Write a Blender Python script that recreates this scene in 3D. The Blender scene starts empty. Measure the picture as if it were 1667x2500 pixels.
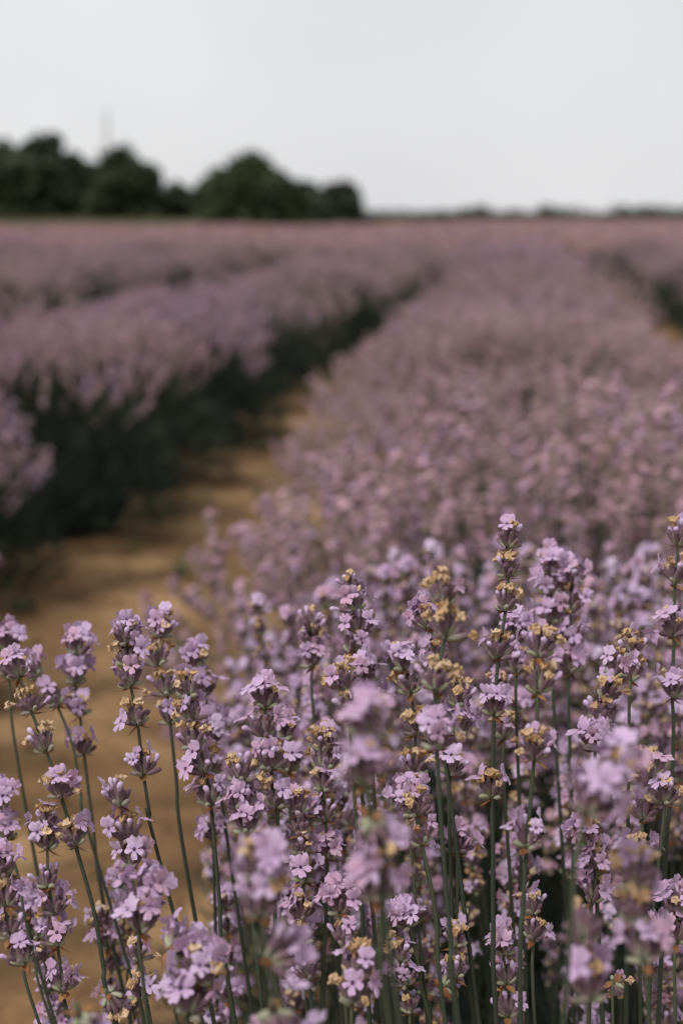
import bpy, math, random
import numpy as np
from mathutils import Matrix, Vector, Quaternion

R = math.radians
scene = bpy.context.scene
rng = random.Random(11)
nrg = np.random.default_rng(11)

# ------------------------------------------------------------------ camera
CAM_H = 1.05
PITCH = math.atan(720 / 3473.0)
YAW = math.atan(421.5 / 3547.0)
FOCUS = 0.69
cam_data = bpy.data.cameras.new("camera")
cam = bpy.data.objects.new("camera", cam_data)
scene.collection.objects.link(cam)
cam_data.sensor_fit = 'HORIZONTAL'
cam_data.sensor_width = 24.0
cam_data.lens = 50.0
cam_data.clip_start = 0.02
cam_data.clip_end = 6000.0
cam.location = (0, 0, CAM_H)
cam.rotation_euler = (math.pi / 2 - PITCH, 0, YAW)
cam_data.dof.use_dof = True
cam_data.dof.focus_distance = FOCUS
cam_data.dof.aperture_fstop = 5.8
cam_data.dof.aperture_blades = 9
scene.camera = cam
CM = cam.rotation_euler.to_matrix()
C_R, C_U, C_F = CM @ Vector((1, 0, 0)), CM @ Vector((0, 1, 0)), CM @ Vector((0, 0, -1))
CAM = Vector((0, 0, CAM_H))
FPX = 50.0 / 24.0 * 1667.0


def at(x, y, d):
    """a point in the field: photo pixel x, y at distance d along the lens axis"""
    return CAM + (C_F + C_R * ((x - 833.5) / FPX) - C_U * ((y - 1250.0) / FPX)) * d


def project(p):
    q = Vector(p) - CAM
    d = q.dot(C_F)
    if d <= 0.01:
        return None
    return (833.5 + FPX * q.dot(C_R) / d, 1250 - FPX * q.dot(C_U) / d, d)


# ------------------------------------------------------------------ sky and sun
SUN_EL, SUN_AZ = R(56), R(-140)
world = bpy.data.worlds.new("World")
scene.world = world
world.use_nodes = True
wn, wl = world.node_tree.nodes, world.node_tree.links
wn.clear()
w_out = wn.new('ShaderNodeOutputWorld')
w_bg = wn.new('ShaderNodeBackground')
w_bg.inputs['Strength'].default_value = 0.1
w_sky = wn.new('ShaderNodeTexSky')
w_sky.sky_type = 'NISHITA'
w_sky.sun_disc = False
w_sky.sun_elevation = SUN_EL
w_sky.sun_rotation = SUN_AZ
w_sky.dust_density = 4.0
w_tc = wn.new('ShaderNodeTexCoord')
w_noise = wn.new('ShaderNodeTexNoise')
w_noise.inputs['Scale'].default_value = 3.2
w_noise.inputs['Detail'].default_value = 3.0
w_ramp = wn.new('ShaderNodeValToRGB')
w_ramp.color_ramp.elements[0].position = 0.3
w_ramp.color_ramp.elements[0].color = (3.66, 3.66, 3.74, 1)
w_ramp.color_ramp.elements[1].position = 0.7
w_ramp.color_ramp.elements[1].color = (4.25, 4.24, 4.30, 1)
w_mix = wn.new('ShaderNodeMix')
w_mix.data_type = 'RGBA'
w_mix.inputs['Factor'].default_value = 0.94          # closed cloud deck over the clear sky
wl.new(w_tc.outputs['Generated'], w_noise.inputs['Vector'])
wl.new(w_noise.outputs['Fac'], w_ramp.inputs['Fac'])
wl.new(w_sky.outputs['Color'], w_mix.inputs['A'])
wl.new(w_ramp.outputs['Color'], w_mix.inputs['B'])
wl.new(w_mix.outputs['Result'], w_bg.inputs['Color'])
wl.new(w_bg.outputs['Background'], w_out.inputs['Surface'])

sun_data = bpy.data.lights.new("sun", 'SUN')
sun_data.energy = 1.5
sun_data.angle = R(28)
sun_data.color = (1.0, 0.97, 0.93)
sun = bpy.data.objects.new("sun", sun_data)
scene.collection.objects.link(sun)
sun_dir = Vector((math.sin(SUN_AZ) * math.cos(SUN_EL), math.cos(SUN_AZ) * math.cos(SUN_EL), math.sin(SUN_EL)))
sun.rotation_euler = sun_dir.to_track_quat('Z', 'Y').to_euler()

vs = scene.view_settings
vs.view_transform = 'Standard'
vs.look = 'None'
vs.exposure = 1.0
vs.gamma = 1.0
vs.use_curve_mapping = False
scene.cycles.use_denoising = True
scene.cycles.max_bounces = 8
scene.cycles.diffuse_bounces = 2
scene.cycles.transmission_bounces = 4

# ------------------------------------------------------------------ materials
PETAL, CALYX, WITHER, STEM, BRACT, LEAF = range(6)


def new_mat(name):
    m = bpy.data.materials.new(name)
    m.use_nodes = True
    n = m.node_tree.nodes
    n.clear()
    out = n.new('ShaderNodeOutputMaterial')
    p = n.new('ShaderNodeBsdfPrincipled')
    m.node_tree.links.new(p.outputs['BSDF'], out.inputs['Surface'])
    return m, n, m.node_tree.links, p, out


def math_node(n, l, op, a, b=None, clamp=False):
    k = n.new('ShaderNodeMath')
    k.operation = op
    k.use_clamp = clamp
    for i, s in enumerate((a, b)):
        if s is None:
            continue
        if isinstance(s, (int, float)):
            k.inputs[i].default_value = s
        else:
            l.new(s, k.inputs[i])
    return k.outputs[0]


def var_value(n, l, amount=0.5):
    """tint stored on the mesh plus a shift of the single object"""
    a = n.new('ShaderNodeAttribute')
    a.attribute_name = 'tint'
    o = n.new('ShaderNodeObjectInfo')
    s = math_node(n, l, 'SUBTRACT', o.outputs['Random'], 0.5)
    s = math_node(n, l, 'MULTIPLY', s, amount)
    return math_node(n, l, 'ADD', a.outputs['Fac'], s, True)


def ramp(n, l, fac, stops):
    r = n.new('ShaderNodeValToRGB')
    els = r.color_ramp.elements
    while len(els) < len(stops):
        els.new(0.5)
    for e, (pos, col) in zip(els, stops):
        e.position = pos
        e.color = (*col, 1)
    l.new(fac, r.inputs['Fac'])
    return r.outputs['Color']


def mix_col(n, l, fac, a, b, mode='MIX'):
    k = n.new('ShaderNodeMix')
    k.data_type = 'RGBA'
    k.blend_type = mode
    for key, s in (('Factor', fac), ('A', a), ('B', b)):
        if isinstance(s, (int, float)):
            k.inputs[key].default_value = s
        elif isinstance(s, tuple):
            k.inputs[key].default_value = (*s, 1)
        else:
            l.new(s, k.inputs[key])
    return k.outputs['Result']


def noise(n, l, scale, detail=3.0, coord='Object', stretch=None):
    tc = n.new('ShaderNodeTexCoord')
    t = n.new('ShaderNodeTexNoise')
    t.inputs['Scale'].default_value = scale
    t.inputs['Detail'].default_value = detail
    if stretch:
        mp = n.new('ShaderNodeMapping')
        mp.inputs['Scale'].default_value = stretch
        l.new(tc.outputs[coord], mp.inputs['Vector'])
        l.new(mp.outputs['Vector'], t.inputs['Vector'])
    else:
        l.new(tc.outputs[coord], t.inputs['Vector'])
    return t.outputs['Fac']


def bump(n, l, p, height, strength, dist):
    b = n.new('ShaderNodeBump')
    b.inputs['Strength'].default_value = strength
    b.inputs['Distance'].default_value = dist
    l.new(height, b.inputs['Height'])
    l.new(b.outputs['Normal'], p.inputs['Normal'])


def add_translucent(m, n, l, p, out, col, fac):
    t = n.new('ShaderNodeBsdfTranslucent')
    l.new(col, t.inputs['Color'])
    mx = n.new('ShaderNodeMixShader')
    mx.inputs['Fac'].default_value = fac
    l.new(p.outputs['BSDF'], mx.inputs[1])
    l.new(t.outputs['BSDF'], mx.inputs[2])
    l.new(mx.outputs['Shader'], out.inputs['Surface'])


def grad_value(n):
    a = n.new('ShaderNodeAttribute')
    a.attribute_name = 'grad'
    return a.outputs['Fac']


# petals: lilac, paler rim, deeper throat and veins
m_petal, n, l, p, out = new_mat("lilac_petal")
v = var_value(n, l, 0.42)
base = ramp(n, l, v, [(0.0, (0.62, 0.385, 0.43)), (0.24, (0.55, 0.325, 0.405)), (0.5, (0.505, 0.345, 0.525)), (1.0, (0.67, 0.56, 0.72))])
throat = mix_col(n, l, ramp(n, l, grad_value(n), [(0.05, (0.5, 0.5, 0.5)), (0.45, (0, 0, 0))]), base, (0.30, 0.17, 0.38))
rim = mix_col(n, l, ramp(n, l, grad_value(n), [(0.72, (0, 0, 0)), (1.0, (0.32, 0.32, 0.32))]), throat, (0.70, 0.57, 0.80))
mott = noise(n, l, 900, 3)
col = mix_col(n, l, math_node(n, l, 'MULTIPLY', mott, 0.30), rim, (0.40, 0.24, 0.41))
l.new(col, p.inputs['Base Color'])
p.inputs['Roughness'].default_value = 0.75
p.inputs['Specular IOR Level'].default_value = 0.25
p.inputs['Sheen Weight'].default_value = 0.15
p.inputs['Sheen Roughness'].default_value = 0.5
bump(n, l, p, noise(n, l, 750, 3), 0.6, 0.0007)
add_translucent(m_petal, n, l, p, out, col, 0.22)

# calyx: grey green foot, mauve brown upper part, woolly
m_calyx, n, l, p, out = new_mat("woolly_calyx")
v = var_value(n, l, 0.35)
g = grad_value(n)
g2 = math_node(n, l, 'ADD', g, math_node(n, l, 'MULTIPLY', math_node(n, l, 'SUBTRACT', v, 0.45), 1.7), True)
col = ramp(n, l, g2, [(0.05, (0.27, 0.28, 0.185)), (0.33, (0.21, 0.18, 0.135)), (0.55, (0.140, 0.076, 0.092)), (1.0, (0.090, 0.040, 0.062))])
fz = noise(n, l, 1600, 3)
col = mix_col(n, l, math_node(n, l, 'MULTIPLY', fz, 0.20), col, (0.36, 0.31, 0.31))
l.new(col, p.inputs['Base Color'])
p.inputs['Roughness'].default_value = 0.85
p.inputs['Specular IOR Level'].default_value = 0.2
p.inputs['Sheen Weight'].default_value = 0.2
p.inputs['Sheen Roughness'].default_value = 0.4
bump(n, l, p, fz, 0.5, 0.0003)

# withered corollas: tan to burnt orange paper
m_wither, n, l, p, out = new_mat("withered_corolla")
v = var_value(n, l, 0.6)
base = ramp(n, l, v, [(0.0, (0.31, 0.165, 0.075)), (0.4, (0.54, 0.365, 0.21)), (1.0, (0.73, 0.575, 0.41))])
nz = noise(n, l, 700, 4)
col = mix_col(n, l, ramp(n, l, nz, [(0.50, (0, 0, 0)), (0.70, (0.7, 0.7, 0.7))]), base, (0.30, 0.13, 0.04))
l.new(col, p.inputs['Base Color'])
p.inputs['Roughness'].default_value = 0.8
p.inputs['Specular IOR Level'].default_value = 0.2
bump(n, l, p, nz, 0.6, 0.0004)
add_translucent(m_wither, n, l, p, out, col, 0.2)

# stems: ribbed dark green, paler and greyer near the head
m_stem, n, l, p, out = new_mat("ribbed_stem")
v = var_value(n, l, 0.4)
base = ramp(n, l, grad_value(n), [(0.0, (0.012, 0.022, 0.015)), (0.55, (0.018, 0.030, 0.019)), (0.85, (0.040, 0.050, 0.028)), (1.0, (0.090, 0.095, 0.053))])
nz = noise(n, l, 1500, 3, stretch=(1, 1, 0.15))
col = mix_col(n, l, math_node(n, l, 'MULTIPLY', nz, 0.20), base, (0.15, 0.16, 0.11))
col = mix_col(n, l, math_node(n, l, 'MULTIPLY', v, 0.16), col, (0.12, 0.085, 0.045))
l.new(col, p.inputs['Base Color'])
p.inputs['Roughness'].default_value = 0.7
p.inputs['Specular IOR Level'].default_value = 0.3
bump(n, l, p, nz, 0.4, 0.0003)

# bracts: dry brown paper
m_bract, n, l, p, out = new_mat("dry_bract")
v = var_value(n, l, 0.6)
base = ramp(n, l, v, [(0.0, (0.09, 0.035, 0.014)), (0.6, (0.24, 0.10, 0.035)), (1.0, (0.34, 0.19, 0.075))])
l.new(base, p.inputs['Base Color'])
p.inputs['Roughness'].default_value = 0.7
add_translucent(m_bract, n, l, p, out, base, 0.15)

# leaves of the bushes
m_leaf, n, l, p, out = new_mat("lavender_leaf")
v = var_value(n, l, 0.3)
base = ramp(n, l, v, [(0.0, (0.008, 0.015, 0.012)), (0.5, (0.020, 0.030, 0.021)), (1.0, (0.075, 0.088, 0.055))])
l.new(base, p.inputs['Base Color'])
p.inputs['Roughness'].default_value = 0.75
p.inputs['Specular IOR Level'].default_value = 0.2
MATS = [m_petal, m_calyx, m_wither, m_stem, m_bract, m_leaf]

# tree leaves, bark, soil, dry grass, steel
m_tree, n, l, p, out = new_mat("tree_leaf")
v = var_value(n, l, 0.5)
base = ramp(n, l, v, [(0.0, (0.020, 0.034, 0.016)), (0.6, (0.040, 0.060, 0.022)), (1.0, (0.085, 0.105, 0.038))])
l.new(base, p.inputs['Base Color'])
p.inputs['Roughness'].default_value = 0.6
add_translucent(m_tree, n, l, p, out, base, 0.2)

m_bark, n, l, p, out = new_mat("bark")
col = ramp(n, l, noise(n, l, 14, 5, stretch=(1, 1, 0.2)), [(0.3, (0.030, 0.024, 0.018)), (0.7, (0.10, 0.08, 0.06))])
l.new(col, p.inputs['Base Color'])
p.inputs['Roughness'].default_value = 0.9

m_soil, n, l, p, out = new_mat("sandy_soil")
big = noise(n, l, 2.0, 5, stretch=(0.8, 1.8, 1))
mid = noise(n, l, 5.5, 6, stretch=(0.8, 1.7, 1))
fine = noise(n, l, 90, 6)
c1 = ramp(n, l, big, [(0.36, (0.080, 0.048, 0.024)), (0.50, (0.185, 0.108, 0.053)), (0.64, (0.35, 0.222, 0.113))])
c2 = mix_col(n, l, ramp(n, l, mid, [(0.50, (0, 0, 0)), (0.66, (0.75, 0.75, 0.75))]), c1, (0.070, 0.042, 0.022))  # darker patches: dampish soil, plus shade beside the bushes put into the colour
c3 = mix_col(n, l, ramp(n, l, fine, [(0.40, (0.55, 0.55, 0.55)), (0.56, (0, 0, 0))]), c2, (0.10, 0.060, 0.030))
l.new(c3, p.inputs['Base Color'])
p.inputs['Roughness'].default_value = 0.95
p.inputs['Specular IOR Level'].default_value = 0.1
bump(n, l, p, fine, 0.6, 0.01)

m_grass, n, l, p, out = new_mat("dry_grass")
v = var_value(n, l, 0.3)
base = ramp(n, l, v, [(0.0, (0.10, 0.11, 0.05)), (1.0, (0.26, 0.235, 0.12))])
l.new(base, p.inputs['Base Color'])
p.inputs['Roughness'].default_value = 0.8

m_steel, n, l, p, out = new_mat("galvanised_steel")
col = ramp(n, l, noise(n, l, 3, 3), [(0.3, (0.26, 0.27, 0.28)), (0.7, (0.36, 0.37, 0.38))])
l.new(col, p.inputs['Base Color'])
p.inputs['Metallic'].default_value = 0.6
p.inputs['Roughness'].default_value = 0.6


# ------------------------------------------------------------------ mesh helpers
class Geo:
    """triangles with one material index per face, a gradient and a tint per vertex"""

    def __init__(s, v, f, mat=0, grad=None, tint=0.5):
        s.v = np.asarray(v, dtype=np.float64).reshape(-1, 3)
        s.f = np.asarray(f, dtype=np.int64).reshape(-1, 3)
        s.m = np.full(len(s.f), mat, dtype=np.int32) if np.isscalar(mat) else np.asarray(mat, dtype=np.int32)
        s.g = np.zeros(len(s.v)) if grad is None else np.asarray(grad, dtype=np.float64)
        s.t = np.full(len(s.v), tint) if np.isscalar(tint) else np.asarray(tint, dtype=np.float64)

    def moved(s, M, tint=None):
        M = np.array(M)
        o = Geo.__new__(Geo)
        o.v = s.v @ M[:3, :3].T + M[:3, 3]
        o.f, o.m, o.g = s.f, s.m, s.g
        o.t = s.t if tint is None else np.clip(s.t + (tint - 0.5), 0, 1)
        return o


def merge(gs):
    o = Geo.__new__(Geo)
    off = np.cumsum([0] + [len(g.v) for g in gs[:-1]])
    o.v = np.concatenate([g.v for g in gs])
    o.f = np.concatenate([g.f + k for g, k in zip(gs, off)])
    o.m = np.concatenate([g.m for g in gs])
    o.g = np.concatenate([g.g for g in gs])
    o.t = np.concatenate([g.t for g in gs])
    return o


def to_mesh(name, g, mats=None, smooth=True):
    me = bpy.data.meshes.new(name)
    nf = len(g.f)
    me.vertices.add(len(g.v))
    me.vertices.foreach_set('co', g.v.astype(np.float32).ravel())
    me.loops.add(nf * 3)
    me.loops.foreach_set('vertex_index', g.f.astype(np.int32).ravel())
    me.polygons.add(nf)
    me.polygons.foreach_set('loop_start', np.arange(0, nf * 3, 3, dtype=np.int32))
    if mats is None:
        used = sorted(set(g.m.tolist()))
        remap = np.zeros(8, dtype=np.int32)
        for i, u in enumerate(used):
            remap[u] = i
            me.materials.append(MATS[u])
        mi = remap[g.m]
    else:
        for k in mats:
            me.materials.append(k)
        mi = g.m
    me.polygons.foreach_set('material_index', mi.astype(np.int32))
    me.polygons.foreach_set('use_smooth', np.full(nf, smooth, dtype=bool))
    a = me.attributes.new('grad', 'FLOAT', 'POINT')
    a.data.foreach_set('value', g.g.astype(np.float32))
    a = me.attributes.new('tint', 'FLOAT', 'POINT')
    a.data.foreach_set('value', g.t.astype(np.float32))
    me.update()
    me.validate()
    return me


link = scene.collection.objects.link


def put(name, data, parent=None, M=None):
    o = bpy.data.objects.new(name, data)
    link(o)
    if parent is not None:
        o.parent = parent
    if M is not None:
        loc, rot, sc = M.decompose()
        o.location = loc
        o.rotation_mode = 'QUATERNION'
        o.rotation_quaternion = rot
        o.scale = sc
    return o


def tag(o, label=None, cat=None, group=None, kind=None):
    if label:
        o['label'] = label
    if cat:
        o['category'] = cat
    if group:
        o['group'] = group
    if kind:
        o['kind'] = kind
    return o


def grid_faces(rows, cols, wrap=True):
    """triangles of a grid of rows x cols vertices, closed round the columns when wrap"""
    f = []
    cc = cols if wrap else cols - 1
    for i in range(rows - 1):
        for j in range(cc):
            a, b = i * cols + j, i * cols + (j + 1) % cols
            c, d = a + cols, b + cols
            f += [(a, b, d), (a, d, c)]
    return f


def tube(path, radii, sides=6, square=0.0, mat=STEM, grads=None, spin=0.0, cap=True):
    """a tube along a list of Vectors"""
    n_ = len(path)
    v, gr = [], []
    ref = Vector((0.3, 0.9, 0.1)).normalized()
    for i, q in enumerate(path):
        t = (path[min(i + 1, n_ - 1)] - path[max(i - 1, 0)]).normalized()
        a = t.cross(ref).normalized()
        b = t.cross(a).normalized()
        for j in range(sides):
            th = 2 * math.pi * j / sides + spin
            r = radii[i] * (1.0 - square * (0.5 - 0.5 * math.cos(4 * (th - spin))))
            v.append(q + (a * math.cos(th) + b * math.sin(th)) * r)
            gr.append(grads[i] if grads else 0.5)
    f = grid_faces(n_, sides)
    if cap:
        v.append(path[-1])
        gr.append(grads[-1] if grads else 0.5)
        k = (n_ - 1) * sides
        f += [(k + j, k + (j + 1) % sides, len(v) - 1) for j in range(sides)]
    return Geo([tuple(x) for x in v], f, mat, gr)


# ------------------------------------------------------------------ pieces of a lavender head (millimetres -> metres)
MM = 0.001


def make_calyx(r, sides=10, length=6.3, fat=1.0):
    prof = [(0.0, .42), (.12, .78), (.38, 1.08), (.68, 1.10), (.88, .98), (.97, .72), (1.0, .30)] if sides > 6 else \
           [(0.0, .45), (.45, 1.10), (.85, 1.0), (1.0, .4)]
    bx, by = r.uniform(-.7, .7), r.uniform(-.7, .7)
    v, g = [], []
    for z, rad in prof:
        for j in range(sides):
            th = 2 * math.pi * j / sides
            q = rad * fat * (1 + (0.09 if j % 2 else -0.07)) * (1 + r.uniform(-.04, .04))
            v.append((q * math.cos(th) + bx * z * z, q * math.sin(th) + by * z * z, z * length))
            g.append(z)
    f = grid_faces(len(prof), sides)
    v.append((bx, by, length * 0.985))
    g.append(1.0)
    k = (len(prof) - 1) * sides
    f += [(k + j, k + (j + 1) % sides, len(v) - 1) for j in range(sides)]
    return Geo(np.array(v) * MM, f, CALYX, g)


def lobe_radius(th, lobes):
    best = 1.15
    for ang, d, rho in lobes:
        ph = (th - ang + math.pi) % (2 * math.pi) - math.pi
        s = rho * rho - (d * math.sin(ph)) ** 2
        if s > 0 and math.cos(ph) > 0:
            best = max(best, d * math.cos(ph) + math.sqrt(s))
    return best


def make_flower(r, angular=44, rings=(0.0, .25, .5, .75, .92, 1.0), with_tube=True):
    """two lipped corolla: two broad upper lobes, three small lower lobes, on a bent tube"""
    k = r.uniform(.84, 1.1)
    if r.random() < .33:
        k *= .74          # only half opened
    up = r.uniform(21, 29)
    lobes = [(R(90 + up), 3.0 * k, 2.3 * k), (R(90 - up), 2.95 * k, 2.3 * k * r.uniform(.92, 1.05)),
             (R(204 + r.uniform(-8, 8)), 2.75 * k, 1.30 * k * r.uniform(.8, 1.1)), (R(336 + r.uniform(-8, 8)), 2.75 * k, 1.30 * k * r.uniform(.8, 1.1)),
             (R(270 + r.uniform(-8, 8)), 2.7 * k, 1.45 * k)]
    lean = R(r.uniform(48, 86))
    nrm = np.array([math.sin(lean), 0, math.cos(lean)])
    ax, bx = np.array([0, 1.0, 0]), np.array([-math.cos(lean), 0, math.sin(lean)])
    end = np.array([1.1, 0, 3.3])
    v, g, gs = [], [], []
    fold = r.choice((r.uniform(-.95, -.25), r.uniform(-.2, .2), r.uniform(.25, .65)))       # upper lip laid back or cupped forward
    drop = r.uniform(.35, 1.35)        # lower lip bending forward
    crease = r.uniform(.1, .5)
    ph1, ph2 = r.uniform(0, 6), r.uniform(0, 6)
    for q in rings:
        for j in range(angular):
            th = 2 * math.pi * j / angular
            rr = 0.75 + (lobe_radius(th, lobes) * (1 + .07 * q * math.sin(11 * th + ph1) + (r.uniform(-.06, .06) if q > .9 else 0)) - 0.75) * q
            a, b = rr * math.cos(th), rr * math.sin(th)
            out_ = 0.0
            if b > 0:
                out_ += fold * b + 0.05 * b * b * (1 if fold < 0 else -1) - crease * 0.35 * abs(a) * b / 4
            else:
                out_ += drop * (-b) - 0.08 * b * b
            out_ += -0.10 * q * q * abs(a) + 0.30 * q * math.sin(5 * th + ph1) * 0.6 + 0.24 * q * q * math.sin(9 * th + ph2) + r.uniform(-.13, .13) * q
            pnt = end + ax * a + bx * b + nrm * out_
            v.append(pnt)
            g.append(0.12 + 0.88 * q)
    f = grid_faces(len(rings), angular)
    parts = [Geo(np.array(v) * MM, f, PETAL, g)]
    if with_tube:
        pts = [Vector((0, 0, -1.4)), Vector((0.05, 0, .8)), Vector((.35, 0, 2.2)), Vector(tuple(end))]
        tb = tube([q * MM for q in pts], [x * MM for x in (.62, .7, .8, .95)], 8, mat=PETAL, grads=[.5, .55, .5, .15], cap=False)
        parts.append(tb)
    return merge(parts)


def make_bud(r, sides=8):
    """closed corolla just showing: a pale rounded knob on a short neck"""
    prof = [(-1.0, .55), (.6, .65), (1.5, .95), (2.3, 1.15), (3.0, .95), (3.4, .35)]
    L = r.uniform(.8, 1.5)
    v, g = [], []
    bx = r.uniform(.1, .9)
    for z, rad in prof:
        for j in range(sides):
            th = 2 * math.pi * j / sides
            q = rad * (1 + .12 * math.sin(2 * th + 1)) * r.uniform(.93, 1.07)
            v.append((q * math.cos(th) + bx * (z / 3.4) ** 2, q * math.sin(th), z * L))
            g.append(0.55 + 0.13 * z)
    f = grid_faces(len(prof), sides)
    v.append((bx, 0, 3.5 * L))
    g.append(1.0)
    k = (len(prof) - 1) * sides
    f += [(k + j, k + (j + 1) % sides, len(v) - 1) for j in range(sides)]
    return Geo(np.array(v) * MM, f, PETAL, np.clip(g, 0, 1), tint=0.7)


def make_withered(r, sides=11):
    """shrivelled corolla: crumpled tube with a ragged flared end"""
    prof = [(-1.0, .50), (.7, .55), (1.7, .62), (2.5, 1.05), (3.2, 1.75), (3.9, 1.55), (3.7, .75)]
    kz, kr = r.uniform(.75, 1.25), r.uniform(.65, 1.15)
    bx, by = r.uniform(.1, 1.5), r.uniform(-.8, .8)
    v, g = [], []
    for i, (z, rad) in enumerate(prof):
        for j in range(sides):
            th = 2 * math.pi * j / sides
            amp = .08 if i < 3 else .55
            q = rad * kr * (1 + r.uniform(-amp, amp))
            zz = z * kz + (r.uniform(-.9, .9) if i >= 3 else 0)
            s = max(z, 0) / 3.9
            v.append((q * math.cos(th) + bx * s * s, q * math.sin(th) + by * s * s, zz))
            g.append(s)
    f = grid_faces(len(prof), sides)
    v.append((bx * .8, by * .8, 3.0 * kz))
    g.append(1.0)
    k = (len(prof) - 1) * sides
    f += [(k + j, k + (j + 1) % sides, len(v) - 1) for j in range(sides)]
    return Geo(np.array(v) * MM, f, WITHER, g)


def make_bract(r):
    """papery bract with a drawn out point, lying along +X"""
    L, W = r.uniform(5.0, 7.5), r.uniform(1.3, 2.2)
    v, g = [], []
    curl = r.uniform(-.6, 1.2)
    for i in range(6):
        s = i / 5
        w = W * (math.sin(math.pi * min(1, s * 1.15 + .12)) ** .8 if s < .75 else (1 - s) * 1.1) + .04
        for j in range(4):
            u = -1 + 2 * j / 3
            v.append((L * s, w * u + r.uniform(-.15, .15), .55 * (1 - u * u) * -1 * w / 2 + curl * s * s - .5 * s + r.uniform(-.12, .12)))
            g.append(s)
    return Geo(np.array(v) * MM, grid_faces(6, 4, False), BRACT, g)


def make_node(r):
    """swollen joint of the stem with the short flower stalks of a whorl"""
    gs = []
    prof = [(-1.5, .75), (-.6, 1.0), (.2, 1.35), (1.0, 1.15), (1.6, .75)]
    v, g = [], []
    for z, rad in prof:
        for j in range(10):
            th = 2 * math.pi * j / 10
            q = rad * (1 + r.uniform(-.1, .1) + .18 * math.cos(2 * th))
            v.append((q * math.cos(th), q * math.sin(th), z))
            g.append(.95)
    gs.append(Geo(np.array(v) * MM, grid_faces(5, 10), STEM, g))
    for j in range(8):
        th = 2 * math.pi * j / 8 + r.uniform(-.3, .3)
        a = Vector((math.cos(th) * .6, math.sin(th) * .6, -.3)) * MM
        b = Vector((math.cos(th) * 1.9, math.sin(th) * 1.9, 1.0)) * MM
        gs.append(tube([a, (a + b) / 2, b], [.45 * MM, .4 * MM, .42 * MM], 5, grads=[1, 1, 1]))
    return merge(gs)


pr = random.Random(5)
KIND_GEO = {
    'calyx': [make_calyx(pr, 10, pr.uniform(5.8, 6.8)) for _ in range(5)],
    'green_bud': [make_calyx(pr, 10, pr.uniform(4.4, 5.6), .86) for _ in range(4)],
    'open_flower': [make_flower(pr) for _ in range(12)],
    'flower_bud': [make_bud(pr) for _ in range(4)],
    'withered_flower': [make_withered(pr) for _ in range(6)],
    'bract': [make_bract(pr) for _ in range(4)],
}
NODE_GEO = [make_node(pr) for _ in range(3)]
KIND_MESH = {k: [to_mesh(k, g, smooth=k != 'withered_flower') for g in gs] for k, gs in KIND_GEO.items()}
NODE_MESH = [to_mesh('flower_whorl', g) for g in NODE_GEO]
# plainer pieces for the stalks farther off
MID_GEO = {
    'calyx': [make_calyx(pr, 6, 6.3) for _ in range(3)],
    'green_bud': [make_calyx(pr, 6, 5.0, .86) for _ in range(2)],
    'open_flower': [make_flower(pr, 22, (0.0, .5, 1.0), True) for _ in range(5)],
    'flower_bud': [make_bud(pr, 5) for _ in range(2)],
    'withered_flower': [make_withered(pr, 6) for _ in range(3)],
    'bract': [make_bract(pr) for _ in range(2)],
}

STYLES = {  # share of opened, withered and just opening flowers
    'M': (.27, .28, .18), 'F': (.58, .13, .14), 'W': (.08, .50, .16), 'B': (.06, .15, .20), 'N': (.0, .05, .14), 'D': (.40, .26, .14),
}


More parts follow.
